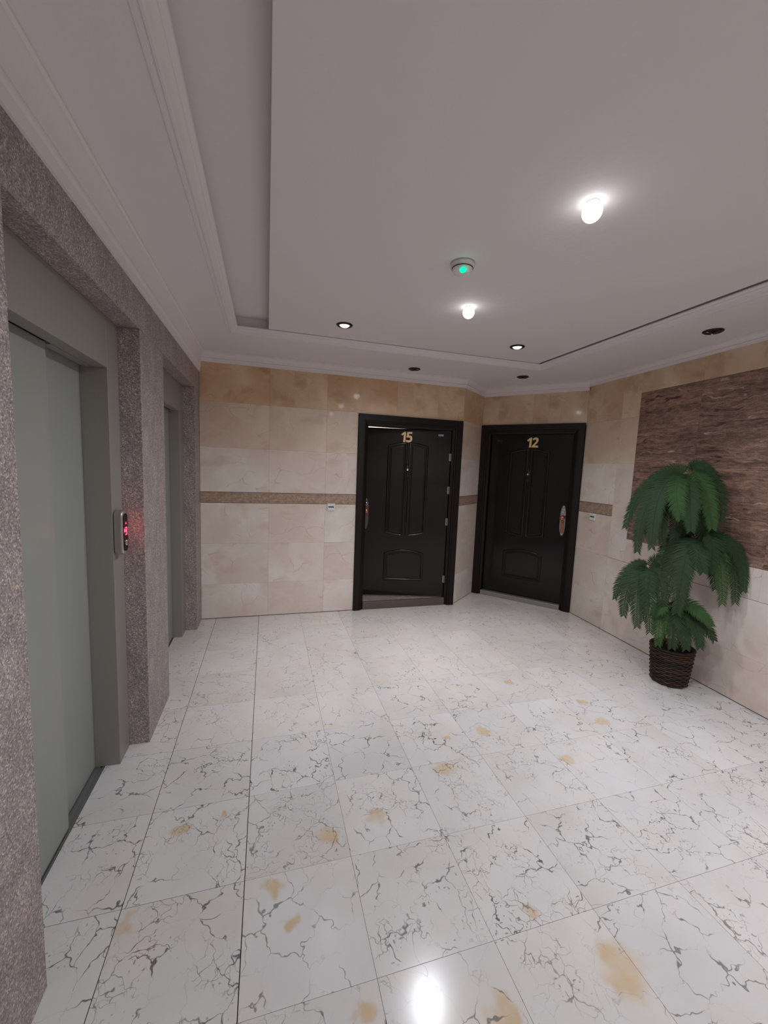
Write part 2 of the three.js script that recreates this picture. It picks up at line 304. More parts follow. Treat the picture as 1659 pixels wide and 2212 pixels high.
// lift wall in granite with two deep openings
const E1 = [-1.255, -2.35], E2 = [-2.82, -3.94], ETOP = 2.19, GX = -0.735;
const wallLeft = structure('wall_left', 'speckled brown granite wall with two recessed lift openings');
for (const [z0, z1] of [[ZF, E1[0]], [E1[1], E2[0]], [E2[1], ZB]]) mesh('granite_pier', box(GX, XL, 0, ETOP, z1 + 0.0002, z0 - 0.0002, 0.003), M_GRANITE, wallLeft);
for (const [z0, z1] of [[ZF, -0.2], [-0.2, -1.8], [-1.8, -3.2], [-3.2, ZB]]) mesh('granite_lintel', box(GX, XL, ETOP, SOF, z1 + 0.0002, z0 - 0.0002, 0.004), M_GRANITE, wallLeft);
mesh('backing_wall', box(-1.05, -0.92, 0, SOF, ZB - 0.15, ZF + 0.1, 0), M_BACKING, wallLeft);
mesh('backing_infill', merge([[ZF, E1[0]], [E1[1], E2[0]], [E2[1], ZB]].map(([z0, z1]) => box(-0.92, GX - 0.001, 0, SOF, z1, z0, 0)).concat([E1, E2].map(([z0, z1]) => box(-0.92, GX - 0.001, ETOP + 0.001, SOF, z1, z0, 0)))), M_BACKING, wallLeft);

// ------------------------------------------------------------------ ceiling: soffit band, tray, hung panel, mouldings
const ceiling = structure('ceiling', 'white plaster ceiling with a dropped centre panel in a moulded tray');
const TR = { x0: -0.27, x1: 2.545, z0: -3.50, z1: 1.2 };
{
  const sh = new THREE.Shape([[-1.05, -2.1], [3.8, -2.1], [3.8, 5.0], [-1.05, 5.0]].map(p => new THREE.Vector2(...p)));
  sh.holes.push(new THREE.Path([[TR.x0, -TR.z1], [TR.x0, -TR.z0], [TR.x1, -TR.z0], [TR.x1, -TR.z1]].map(p => new THREE.Vector2(...p))));
  const g = new THREE.ExtrudeGeometry(sh, { depth: REC - SOF, bevelEnabled: false }); g.rotateX(-Math.PI / 2); g.translate(0, SOF, 0);
  mesh('soffit', metricUV(g), M_PLASTER, ceiling);
  mesh('tray_recess', box(-1.05, 3.8, REC, REC + 0.12, -5.0, 2.1, 0), M_PLASTER, ceiling);
  mesh('hung_panel', box(0.003, 2.478, PAN, REC, -3.452, 1.05, 0.003), M_PLASTER, ceiling);
  const prof = [[-0.034, SOF], [-0.032, SOF - 0.005], [-0.022, SOF - 0.006], [-0.02, SOF - 0.002], [-0.012, SOF - 0.002], [-0.01, SOF - 0.007], [-0.002, SOF - 0.008], [0.002, SOF - 0.004], [0.006, SOF + 0.006], [0.013, SOF + 0.016], [0.022, SOF + 0.022], [0.024, SOF + 0.028], [0.040, SOF + 0.034], [0.042, PAN], [0.0, PAN + 0.012]];
  mesh('tray_moulding', sweep(prof, [[TR.x0, TR.z1], [TR.x0, TR.z0], [TR.x1, TR.z0], [TR.x1, TR.z1]], (a, b, l) => [a, l, b], true), M_PLASTER, ceiling);
}
function crown(name, label, path, drop, proj) {
  const k = (o, d) => [o * proj, SOF - d * drop];
  const prof = [[0, SOF - drop], k(0.22, 1), k(0.24, 0.78), k(0.34, 0.74), k(0.36, 0.66), k(0.30, 0.62), k(0.34, 0.56), k(0.42, 0.40), k(0.58, 0.24), k(0.78, 0.14), k(0.80, 0.08), k(1, 0.06), k(1, 0)];
  const o = mesh(name, sweep(prof, path, (a, b, l) => [a, l, b]), M_PLASTER); o.userData = { kind: 'structure', label };
}
crown('trim_1', 'white crown moulding above the granite lift wall', [[XL, ZF], [XL, ZB]], 0.19, 0.046);
crown('trim_2', 'white crown moulding above the two apartment doors', [[XL, ZB], A, B, C], 0.094, 0.065);
crown('trim_3', 'white crown moulding above the travertine panel wall', [C, CR], 0.055, 0.065);
crown('trim_4', 'white crown moulding behind the viewer', [CR, [XL, ZF]], 0.094, 0.065);

// ------------------------------------------------------------------ apartment doors
const font = await new FontLoader().loadAsync('fonts/droid/droid_sans_bold.typeface.json');
function archRect(x0, x1, y0, y1, top, bot, inset = 0) {       // outline with a bowed top and bottom edge
  const s = new THREE.Shape(), a = x0 + inset, b = x1 - inset, c = y0 + inset, d = y1 - inset, f = (x, y, h) => { const u = (x - (x0 + x1) / 2) / ((x1 - x0) / 2); return y + h * (1 - u * u); };
  return { s, a, b, c, d, f, top, bot };
}
function bowed(xl, xr, cx, half, y0, y1, top, bot) {           // points of an outline cut from one bowed field
  const bow = x => 1 - ((x - cx) / half) ** 2, P = [];
  for (let i = 0; i <= 12; i++) { const x = xl + (xr - xl) * i / 12; P.push([x, y0 - bot * bow(x)]); }
  for (let i = 12; i >= 0; i--) { const x = xl + (xr - xl) * i / 12; P.push([x, y1 + top * bow(x)]); }
  return P;
}
function beadGeo(P, r) {                                        // half round moulding round an outline
  const area = P.reduce((s, p, i) => { const q = P[(i + 1) % P.length]; return s + p[0] * q[1] - q[0] * p[1]; }, 0), Q = area > 0 ? P : P.slice().reverse();
  const prof = []; for (let i = 0; i <= 6; i++) { const t = Math.PI * i / 6; prof.push([-r * Math.cos(t), r * 0.75 * Math.sin(t)]); }
  return sweep(prof, Q, (a, b, l) => [a, b, l], true, 0.9);
}
function fieldGeo(P, inset) {
  const cx = P.reduce((s, p) => s + p[0], 0) / P.length, cy = P.reduce((s, p) => s + p[1], 0) / P.length;
  const w = Math.max(...P.map(p => Math.abs(p[0] - cx))), h = Math.max(...P.map(p => Math.abs(p[1] - cy)));
  const sh = new THREE.Shape(P.map(p => new THREE.Vector2(cx + (p[0] - cx) * (1 - inset / w), cy + (p[1] - cy) * (1 - inset / h))));
  const g = new THREE.ExtrudeGeometry(sh, { depth: 0.001, bevelThickness: 0.005, bevelSize: 0.010, bevelOffset: -0.010, bevelSegments: 2 }); return g;
}
function apartmentDoor(name, label, pos, turn, o) {
  const t = structure(name, label, pos, turn); t.userData.category = 'door';
  const fw = 0.112, { w, h } = o, z0 = o.set;                   // frame: casing with a stepped inner edge
  const prof = [[0, -0.02], [0, 0.018], [0.004, 0.022], [0.062, 0.022], [0.066, 0.017], [0.072, 0.017], [0.076, 0.021], [0.084, 0.016], [0.088, 0.004], [0.1, -0.004], [fw, -0.012], [fw, -0.13], [0, -0.13]];
  mesh('door_frame', sweep(prof, [[w, 0], [w, h], [0, h], [0, 0]], (a, b, l) => [a, b, l], false, 0.35), M_DARKWOOD, t);
  mesh('threshold', box(fw - 0.002, w - fw + 0.002, 0, o.sill, o.sillIn, o.sillOut, 0.004), o.sillMat, t);
  const lw = w - 2 * fw - 0.008, lh = h - fw - o.sill - 0.007, sg = o.hinge === 'right' ? -1 : 1;
  const leaf = mesh('door_leaf', box(sg < 0 ? -lw : 0, sg < 0 ? 0 : lw, 0, lh, -0.055, 0, 0.004), M_LEAF, t);
  leaf.position.set(o.hinge === 'right' ? w - fw - 0.004 : fw + 0.004, o.sill + 0.008, z0); leaf.rotation.y = o.open * sg * Math.PI / 180;
  const cx = sg * lw / 2, y = v => v - o.sill - 0.008, half = 0.215;
  const U0 = y(0.83), U1 = y(1.80), L0 = y(0.285), L1 = y(0.585);
  const outl = [bowed(cx - half, cx - 0.022, cx, half, U0, U1, 0.035, 0.03), bowed(cx + 0.022, cx + half, cx, half, U0, U1, 0.035, 0.03), bowed(cx - half, cx + half, cx, half, L0, L1, 0.04, 0)];
  for (const P of outl) { mesh('panel_moulding', beadGeo(P, 0.014), M_LEAF, leaf); mesh('raised_panel', fieldGeo(P, 0.022), M_LEAF, leaf); }
  // oval boss with the spyhole
  const boss = new THREE.SphereGeometry(1, 24, 12); boss.scale(0.03, 0.075, 0.014); boss.translate(cx, y(1.53), 0); mesh('spyhole_boss', boss, M_LEAF, leaf);
  const eye = new THREE.LatheGeometry([[0.0001, 0.018], [0.006, 0.017], [0.010, 0.020], [0.012, 0.016], [0.013, 0.008]].map(p => new THREE.Vector2(...p)), 20); eye.rotateX(Math.PI / 2); eye.translate(cx, y(1.545), 0); mesh('spyhole', eye, M_CHROME, leaf);
  // raised gilt digits
  let adv = 0; const digits = [...o.digits].map(ch => { const g = new TextGeometry(ch, { font, size: 0.113, depth: 0.008, curveSegments: 10, bevelEnabled: true, bevelThickness: 0.0015, bevelSize: 0.0015, bevelSegments: 2 }); g.computeBoundingBox(); const b = g.boundingBox, sx = 0.9; g.translate(-b.min.x, 0, 0); g.applyMatrix4(new THREE.Matrix4().makeShear(0, 0, 0.06, 0, 0, 0)); g.scale(sx, 1, 1); g.translate(adv, 0, 0); adv += (b.max.x - b.min.x) * sx + 0.010; return g; });
  for (const g of digits) { g.translate(cx + o.digitShift - (adv - 0.01) / 2, y(o.digitY), 0); mesh('door_digit', g, M_GOLD, leaf); }
  mesh('name_plate', box(-0.03, 0.03, -0.010, 0.010, 0, 0.003, 0.001).translate(cx + o.plateX, y(1.94), 0), o.plateMat, leaf);
  // long ornate lock plate with knob
  const hx = sg * (lw - o.lockIn), ly = y(1.035), pl = new THREE.Shape(); { const N = 40; for (let i = 0; i < N; i++) { const a = 2 * Math.PI * i / N, c = Math.cos(a), s = Math.sin(a), k = 0.024 + 0.004 * Math.cos(4 * a); const yy = Math.sign(s) * Math.pow(Math.abs(s), 0.35) * 0.17, xx = c * k * (Math.abs(s) > 0.985 ? 0.7 : 1); i ? pl.lineTo(xx, yy) : pl.moveTo(xx, yy); } }
  const pg = new THREE.ExtrudeGeometry(pl, { depth: 0.005, bevelThickness: 0.003, bevelSize: 0.003, bevelSegments: 2 }); pg.translate(hx, ly, 0);
  const plate = mesh('lock_plate', pg, o.lockMat, leaf);
  mesh('plate_cover', (() => { const g = new RoundedBoxGeometry(0.034, 0.15, 0.012, 3, 0.006); g.translate(hx, ly - 0.07, 0.010); return g; })(), o.lockLow, leaf);
  mesh('escutcheon', (() => { const g = new THREE.TorusGeometry(0.015, 0.004, 8, 24); g.translate(hx, ly + 0.11, 0.009); return g; })(), M_CHROME, leaf);
  const kn = new THREE.LatheGeometry([[0.017, 0.006], [0.017, 0.012], [0.010, 0.016], [0.009, 0.046], [0.018, 0.052], [0.026, 0.062], [0.027, 0.070], [0.022, 0.078], [0.010, 0.082], [0.0001, 0.083]].map(p => new THREE.Vector2(...p)), 28); kn.rotateX(Math.PI / 2); kn.translate(hx, ly + 0.035, 0); mesh('door_knob', kn, M_COPPER, leaf);
  if (o.hinges) for (const hy of [1.70, 1.33, 0.97, 0.30]) { const g = new THREE.CylinderGeometry(0.008, 0.008, 0.085, 14); g.translate(-sg * 0.002, y(hy), 0.006); mesh('hinge', merge([g, box(-0.016, 0.0, y(hy) - 0.04, y(hy) + 0.04, 0, 0.003, 0.001)]), M_ALU, leaf); }
  return t;
}
const M_OLDSTEEL = std({ color: new THREE.Color(0x6a6563), roughness: 0.35, metalness: 0.8 }), M_SILL1 = std({ color: new THREE.Color(0x6d625c), roughness: 0.45, metalness: 0.5 }), M_SILL2 = std({ color: new THREE.Color(0xa39d99), roughness: 0.4, metalness: 0.6 }), M_DULLPLATE = std({ color: new THREE.Color(0x8c8f92), roughness: 0.4, metalness: 0.6 }), M_DARKPLATE = std({ color: new THREE.Color(0x3c3937), roughness: 0.5, metalness: 0.4 });
apartmentDoor('door_1', 'dark brown panelled door numbered 15 standing ajar', [D1.x, 0, ZB], 0, { w: D1.w, h: D1.h, set: -0.028, sill: 0.085, sillIn: -0.03, sillOut: 0.004, sillMat: M_SILL1, hinge: 'right', open: 12.5, digits: '15', digitY: 1.85, digitShift: -0.03, plateX: 0.36, plateMat: M_DULLPLATE, lockIn: 0.03, lockMat: M_OLDSTEEL, lockLow: M_OLDSTEEL, hinges: true });
apartmentDoor('door_2', 'dark brown panelled corner door numbered 12 with copper lock, closed', [B[0], 0, B[1]], PHI_D, { w: D2.w, h: D2.h, set: -0.05, sill: 0.055, sillIn: -0.125, sillOut: 0.006, sillMat: M_SILL2, hinge: 'left', open: 0, digits: '12', digitY: 1.862, digitShift: 0.02, plateX: -0.37, plateMat: M_DARKPLATE, lockIn: 0.042, lockMat: M_CHROME, lockLow: M_COPPER, hinges: false });

// the flat behind the open door: a small hall of its own
const hall = structure('room_beyond', 'pale entrance hall of the flat seen past the open door');
{
  const x0 = 0.85, x1 = 2.06, z0 = -6.0, z1 = ZB - 0.172, m = std({ color: new THREE.Color(0xe0d8d0), roughness: 0.8 }), gm = std({ map: GRAN, color: new THREE.Color(1, 1.02, 1.02), roughness: 0.4 });
  mesh('hall_floor', merge([box(x0, x1, 0.0, 0.078, z0, ZB - 0.171, 0), box(D1.x + 0.114, D1.x + D1.w - 0.114, 0.0, 0.078, ZB - 0.17, ZB - 0.031, 0)]), gm, hall);
  mesh('hall_walls', merge([box(x0 - 0.1, x0, 0.078, 2.45, z0, z1, 0), box(x1, x1 + 0.1, 0.078, 2.45, z0, z1, 0), box(x0 - 0.1, x1 + 0.1, 0.078, 2.45, z0 - 0.1, z0, 0)]), m, hall);
  mesh('hall_ceiling', box(x0 - 0.1, x1 + 0.1, 2.45, 2.55, z0 - 0.1, z1, 0), m, hall);
}

// ------------------------------------------------------------------ lift doors
function lift(name, label, [zn, zf], mirrored) {
  const t = structure(name, label); t.userData.category = 'lift door';
  const jw = 0.147, fx = -0.708, back = -0.905, top = 1.962;
  mesh('door_jamb', box(back, fx, 0, ETOP - 0.001, zf + 0.001, zf + jw, 0.002), M_LIFTFRAME, t);
  mesh('door_jamb', box(back, fx, 0, ETOP - 0.001, zn - jw, zn - 0.001, 0.002), M_LIFTFRAME, t);
  const zi0 = zf + jw, zi1 = zn - jw, mid = (zi0 + zi1) / 2 - 0.035;
  const deep = mirrored ? [mid, zi1 - 0.0005] : [zi0 + 0.0005, mid], front = mirrored ? [zi0 + 0.007, mid] : [mid, zi1 - 0.002], rear = mirrored ? [mid - 0.03, zi1 - 0.002] : [zi0 + 0.002, mid + 0.03];
  mesh('door_header', merge([box(-0.770, fx, top, ETOP - 0.001, zi0 + 0.0005, zi1 - 0.0005, 0.002), box(-0.806, -0.770, top - 0.003, ETOP - 0.05, deep[0], deep[1], 0.001)]), M_LIFTFRAME, t);
  mesh('slot_shade', merge([box(back, -0.86, 0.01, ETOP - 0.01, zi0, zi1, 0), box(-0.860, -0.7705, top + 0.008, top + 0.03, zi0 + 0.0006, zi1 - 0.0006, 0)]), M_SLOT, t);  // near-black pieces stand in for the shade in the gaps round the panels
  mesh('door_panel', box(-0.855, -0.818, 0.006, top + 0.006, rear[0], rear[1], 0.003), M_LIFTDOOR, t);
  mesh('door_panel', box(-0.815, -0.786, 0.006, top + 0.006, front[0], front[1], 0.003), M_LIFTDOOR, t);
  mesh('sill', merge([box(-0.785, -0.777, -0.004, 0.001, zi0, zi1, 0.0005), box(-0.86, -0.797, -0.004, 0.001, zi0, zi1, 0.0005), box(-0.797, -0.785, -0.005, -0.003, zi0, zi1, 0)]), M_ALU, t);
  return t;
}
lift('door_3', 'grey two panel lift door in the nearer granite recess', E1);
lift('door_4', 'grey two panel lift door in the farther granite recess', E2, true);

// lift call box on the jamb
const M_STEEL = std({ color: new THREE.Color(0xb9b1aa), roughness: 0.33, metalness: 0.85 }), M_BLACKGLASS = phys({ color: new THREE.Color(0x080607), roughness: 0.45, specularIntensity: 0.5 });
const M_RED = std({ color: new THREE.Color(0x200004), emissive: new THREE.Color(1.0, 0.10, 0.20), emissiveIntensity: 2.2 });
{
  const t = thing('lift_call_box', 'steel lift call box with red floor display beside the nearer lift door', 'call panel', [-0.7075, 1.193, -2.24]);
  const body = new THREE.Shape(); { const w = 0.036, h = 0.110, r = 0.034; body.moveTo(-w, -h + r); body.quadraticCurveTo(-w, -h, 0, -h); body.quadraticCurveTo(w, -h, w, -h + r); body.lineTo(w, h - r); body.quadraticCurveTo(w, h, 0, h); body.quadraticCurveTo(-w, h, -w, h - r); }
  const g = new THREE.ExtrudeGeometry(body, { depth: 0.020, bevelThickness: 0.011, bevelSize: 0.010, bevelOffset: -0.010, bevelSegments: 4, curveSegments: 10 }); g.translate(0, 0, 0.011); g.rotateY(Math.PI / 2); mesh('housing', g, M_STEEL, t);
  const gs = new THREE.Shape(); { const w = 0.028, h = 0.092, r = 0.024; gs.moveTo(-w, -h + r); gs.quadraticCurveTo(-w, -h, 0, -h); gs.quadraticCurveTo(w, -h, w, -h + r); gs.lineTo(w, h - r); gs.quadraticCurveTo(w, h, 0, h); gs.quadraticCurveTo(-w, h, -w, h - r); }
  const gg = new THREE.ExtrudeGeometry(gs, { depth: 0.003, bevelEnabled: false, curveSegments: 10 }); gg.rotateY(Math.PI / 2); gg.translate(0.0415, 0, 0); const panel = mesh('display_window', gg, M_BLACKGLASS, t);
  const seg = (x, y, w, h) => box(0.0444, 0.0460, y - h / 2, y + h / 2, -x - w / 2, -x + w / 2, 0.0003), L = 0.021, k = 0.0052, yc = 0.006;
  mesh('display_digit', merge([seg(0, yc + 0.017, L, k), seg(0, yc, L * 0.8, k), seg(0, yc - 0.017, L, k), seg(0.0105, yc + 0.0085, k, 0.017), seg(0.0105, yc - 0.0085, k, 0.017)]), M_RED, panel);
  const ar = new THREE.ExtrudeGeometry(new THREE.Shape([new THREE.Vector2(-0.006, 0), new THREE.Vector2(0.006, 0), new THREE.Vector2(0, 0.011)]), { depth: 0.0016, bevelEnabled: false }); ar.rotateY(Math.PI / 2); ar.translate(0.0444, 0.040, 0); mesh('display_arrow', ar, M_RED, panel);
  const bt = new THREE.LatheGeometry([[0.0001, 0.006], [0.009, 0.006], [0.0105, 0.004], [0.0125, 0.006], [0.014, 0.004], [0.0145, 0]].map(p => new THREE.Vector2(...p)), 24); bt.rotateZ(-Math.PI / 2); bt.translate(0.0445, -0.052, 0); mesh('call_button', bt, M_CHROME, panel);
  const red = new THREE.PointLight(new THREE.Color(1, 0.07, 0.10), 0.010); red.position.set(0.056, 0.006, -0.01); red.castShadow = true; red.shadow.radius = 0.4; t.add(red);
}

// door bells
function doorbell(label, pos, turn) {
  const t = thing('doorbell', label, 'doorbell', pos, turn);
  mesh('wall_plate', (() => { const g = new RoundedBoxGeometry(0.082, 0.076, 0.012, 2, 0.004); g.translate(0, 0, 0.0066); return g; })(), M_WHITE, t);
  mesh('name_strip', (() => { const g = new RoundedBoxGeometry(0.058, 0.013, 0.003, 2, 0.001); g.translate(0, 0.002, 0.0135); return g; })(), std({ color: new THREE.Color(0x2d3f5c), roughness: 0.25 }), t);
  mesh('push_button', (() => { const g = new RoundedBoxGeometry(0.062, 0.022, 0.003, 2, 0.001); g.translate(0, -0.021, 0.0132); return g; })(), M_WHITE, t);
}
doorbell('white square doorbell left of the door numbered 15', [0.643, 1.128, ZB], 0);
doorbell('white square doorbell right of the door numbered 12', [C[0] + DR[0] * 0.232, 1.128, C[1] + DR[1] * 0.232], PHI_R);

// ------------------------------------------------------------------ ceiling fittings
function bulbLamp(label, pos) {
  const t = thing('ceiling_lamp', label, 'ceiling lamp', pos);
  mesh('mounting_ring', new THREE.LatheGeometry([[0.012, 0], [0.024, 0], [0.025, -0.002], [0.022, -0.006], [0.016, -0.008], [0.012, -0.008]].map(p => new THREE.Vector2(...p)), 36), M_WHITE, t);
  const g = new THREE.SphereGeometry(0.037, 32, 20); g.translate(0, -0.034, 0);
  mesh('bulb', g, std({ color: new THREE.Color(0xffffff), emissive: new THREE.Color(0.97, 0.97, 1.0), emissiveIntensity: 3.2 }), t);
  const s = new THREE.SpotLight(LIGHT.bulbColor, LIGHT.bulb, 0, LIGHT.bulbAngle, LIGHT.bulbPenumbra, 2); s.position.set(0, -0.03, 0); s.target.position.set(0, -2, 0); s.castShadow = true; s.shadow.radius = 2; t.add(s, s.target);
}
bulbLamp('bright white bulb on the ceiling panel nearest the viewer', [1.195, PAN, -1.405]);
bulbLamp('bright white bulb on the ceiling panel beyond the smoke detector', [1.235, PAN, -2.485]);
bulbLamp('added fill light bulb, unseen, on the ceiling panel above the viewer', [1.195, PAN, -0.32]);  // added lamp out of view, brightens walls and ceiling
bulbLamp('added fill light bulb, unseen, at the ceiling panel end behind the viewer', [1.195, PAN, 0.75]);  // second added lamp, behind the camera, for more bounce onto the ceiling
function downlight(name, label, pos, lit, turn = 0, group) {
  const t = thing(name, label, 'downlight', pos, turn, group);
  mesh('trim_ring', new THREE.LatheGeometry([[0.044, -0.002], [0.058, 0], [0.061, -0.003], [0.058, -0.007], [0.050, -0.011], [0.043, -0.010], [0.040, -0.003]].map(p => new THREE.Vector2(...p)), 36), M_BRONZE, t);
  if (lit) {
    const g = new THREE.SphereGeometry(0.036, 24, 8, 0, Math.PI * 2, Math.PI * 0.5, Math.PI * 0.5); g.scale(1, 0.45, 1); g.translate(0, -0.003, 0);
    mesh('lamp_lens', g, std({ color: new THREE.Color(0xffffff), emissive: new THREE.Color(1, 0.97, 0.93), emissiveIntensity: 2.2 }), t);
    const s = new THREE.SpotLight(LIGHT.spotColor, LIGHT.spot, 0, LIGHT.spotAngle, 1, 2); s.position.set(0, -0.022, 0); s.target.position.set(0.03, -2, 0.05); s.castShadow = true; s.shadow.radius = 2; t.add(s, s.target);
  } else {
    const g = new THREE.LatheGeometry([[0.040, -0.004], [0.036, -0.002], [0.026, -0.008], [0.013, -0.017], [0.006, -0.019], [0.0001, -0.018]].map(p => new THREE.Vector2(...p)), 28); g.rotateZ(0.22);
    mesh('lamp_reflector', g, std({ color: new THREE.Color(0x2b211e), roughness: 0.3, metalness: 0.6 }), t);
    const c = new THREE.SphereGeometry(0.008, 14, 10); c.translate(0.006, -0.018, 0); mesh('lamp_capsule', c, M_CHROME, t);
  }
}
downlight('downlight', 'lit downlight in the ceiling panel above the plain marble wall', [0.545, PAN, -3.12], true);
downlight('downlight', 'lit downlight in the ceiling panel before the corner door', [1.99, PAN, -3.075], true);
downlight('downlight', 'lit downlight in the ceiling panel right of the viewer', [2.13, PAN, -1.15], true);
downlight('downlight', 'dark unlit downlight in the border above the open door', [1.42, SOF, -3.99], false, 0.2);
downlight('downlight', 'dark unlit downlight in the border above the closed corner door', [2.565, SOF, -3.82], false, 0.8);
downlight('downlight', 'dark unlit downlight in the border above the travertine panel', [2.885, SOF, -2.145], false, 1.4);
{
  const t = thing('smoke_detector', 'white round smoke detector with a glowing green light on the ceiling panel', 'smoke detector', [0.945, PAN, -2.0]);
  mesh('base', new THREE.LatheGeometry([[0.0001, 0], [0.060, 0], [0.060, -0.012], [0.055, -0.016], [0.050, -0.034], [0.044, -0.044], [0.030, -0.050], [0.0001, -0.051]].map(p => new THREE.Vector2(...p)), 40), M_WHITE, t);
  mesh('vent_slot', new THREE.TorusGeometry(0.0525, 0.0022, 6, 40).rotateX(Math.PI / 2).translate(0, -0.026, 0), M_SLOT, t);
  const g = new THREE.SphereGeometry(0.0165, 18, 12); g.scale(1, 0.8, 1); g.translate(-0.013, -0.046, 0.034);
  mesh('indicator_light', g, std({ color: new THREE.Color(0x00301f), emissive: new THREE.Color(0.0, 1.0, 0.55), emissiveIntensity: 1.3 }), t);
  const l = new THREE.PointLight(new THREE.Color(0.1, 1, 0.6), 0.0012); l.position.set(-0.013, -0.065, 0.055); l.castShadow = true; l.shadow.radius = 0.5; t.add(l);
}
{ // the flat's own dim lamp
  const t = thing('hall_lamp', 'small lamp of the flat behind the open door', 'lamp', [1.3, 2.449, -5.3]);
  mesh('mounting_plate', new THREE.LatheGeometry([[0.0001, 0], [0.07, 0], [0.07, -0.012], [0.05, -0.02], [0.0001, -0.02]].map(p => new THREE.Vector2(...p)), 28), M_WHITE, t);
  const g = new THREE.SphereGeometry(0.05, 20, 12); g.translate(0, -0.06, 0); mesh('lamp_globe', g, std({ color: 0xffffff, emissive: new THREE.Color(1, 0.96, 0.92), emissiveIntensity: 3 }), t);
  const l = new THREE.PointLight(new THREE.Color(0.98, 0.95, 0.92), 2.2); l.position.set(0, -0.06, 0); l.castShadow = true; l.shadow.radius = 2; t.add(l);
}

// ------------------------------------------------------------------ potted palm
const FRONDS = [
[2.989,1.584,-2.265,2.915,1.474,-2.264,2.885,1.013,-2.237,0.060,1],
[2.989,1.584,-2.265,3.003,1.481,-2.179,3.011,1.067,-2.135,0.060,0],
[2.979,1.584,-2.278,2.833,1.486,-2.306,2.807,1.094,-2.274,0.058,0],
[3.035,1.122,-2.203,2.953,1.035,-2.212,2.941,0.701,-2.162,0.062,0],
[3.035,1.129,-2.203,3.033,1.106,-2.107,3.057,0.802,-2.040,0.060,0],
[2.828,0.864,-2.379,2.761,0.834,-2.336,2.756,0.482,-2.309,0.055,0],
[2.967,0.605,-2.294,2.974,0.585,-2.184,2.979,0.369,-2.144,0.060,0],
[2.972,1.597,-2.288,2.790,1.545,-2.429,2.728,1.166,-2.529,0.060,0],
[2.972,1.597,-2.288,2.738,1.456,-2.365,2.704,1.005,-2.378,0.062,1],
[2.972,1.590,-2.287,2.729,1.502,-2.277,2.695,1.058,-2.257,0.060,1],
[2.975,1.597,-2.283,2.834,1.469,-2.305,2.738,1.149,-2.366,0.055,0],
[2.975,1.590,-2.283,2.767,1.521,-2.194,2.768,1.286,-2.126,0.062,2],
[2.982,1.591,-2.274,2.834,1.512,-2.139,2.806,1.212,-2.075,0.062,0],
[2.993,1.619,-2.259,2.929,1.549,-2.111,2.939,1.235,-2.031,0.062,2],
[2.993,1.625,-2.259,3.036,1.584,-2.119,3.047,1.280,-2.054,0.060,0],
[2.993,1.625,-2.259,3.008,1.673,-2.190,3.041,1.565,-2.112,0.040,0],
[2.984,1.611,-2.271,3.024,1.681,-2.268,3.065,1.662,-2.197,0.035,0],
[2.981,1.611,-2.276,2.917,1.634,-2.394,2.836,1.455,-2.519,0.055,1],
[2.988,1.598,-2.266,3.000,1.546,-2.217,3.031,1.282,-2.159,0.055,1],
[3.032,1.121,-2.207,2.859,1.079,-2.172,2.796,0.700,-2.188,0.070,1],
[3.032,1.121,-2.207,2.850,1.090,-2.116,2.809,0.618,-2.104,0.072,1],
[3.032,1.121,-2.207,2.897,1.095,-2.087,2.895,0.929,-2.024,0.055,0],
[3.029,1.120,-2.211,2.885,1.129,-2.269,2.833,0.804,-2.306,0.055,0],
[3.038,1.129,-2.199,3.045,1.132,-2.056,3.052,0.714,-1.980,0.062,2],
[3.038,1.129,-2.199,3.116,1.143,-2.029,3.126,0.727,-1.948,0.062,0],
[3.038,1.129,-2.199,3.146,1.140,-2.005,3.156,0.815,-1.926,0.055,0],
[3.031,1.138,-2.208,2.930,1.202,-2.243,2.876,0.986,-2.281,0.055,1],
[3.031,1.138,-2.208,3.010,1.196,-2.070,2.986,0.923,-2.036,0.055,0],
[2.790,0.877,-2.363,2.682,0.838,-2.441,2.643,0.607,-2.476,0.050,0],
[2.790,0.877,-2.363,2.654,0.809,-2.378,2.632,0.509,-2.374,0.058,1],
[2.794,0.871,-2.358,2.656,0.827,-2.309,2.658,0.459,-2.273,0.060,1],
[2.798,0.872,-2.353,2.693,0.840,-2.259,2.706,0.439,-2.209,0.058,0],
[2.801,0.880,-2.349,2.765,0.862,-2.230,2.778,0.565,-2.179,0.055,1],
[2.794,0.878,-2.358,2.771,0.895,-2.455,2.734,0.707,-2.505,0.045,0],
[2.801,0.880,-2.349,2.836,0.965,-2.302,2.885,0.856,-2.236,0.050,1],
[2.912,0.632,-2.267,2.784,0.625,-2.205,2.757,0.350,-2.174,0.052,2],
[2.912,0.632,-2.267,2.802,0.667,-2.181,2.726,0.555,-2.215,0.045,2],
[2.923,0.629,-2.253,2.898,0.687,-2.087,2.960,0.564,-1.970,0.050,2],
[2.923,0.622,-2.253,2.982,0.613,-2.108,3.042,0.440,-1.995,0.055,0],
[2.920,0.620,-2.257,2.870,0.614,-2.124,2.888,0.359,-2.066,0.062,0],
[2.920,0.620,-2.257,2.830,0.609,-2.144,2.824,0.349,-2.118,0.060,0],
[2.923,0.622,-2.253,2.926,0.608,-2.082,2.950,0.383,-2.017,0.058,0],
];
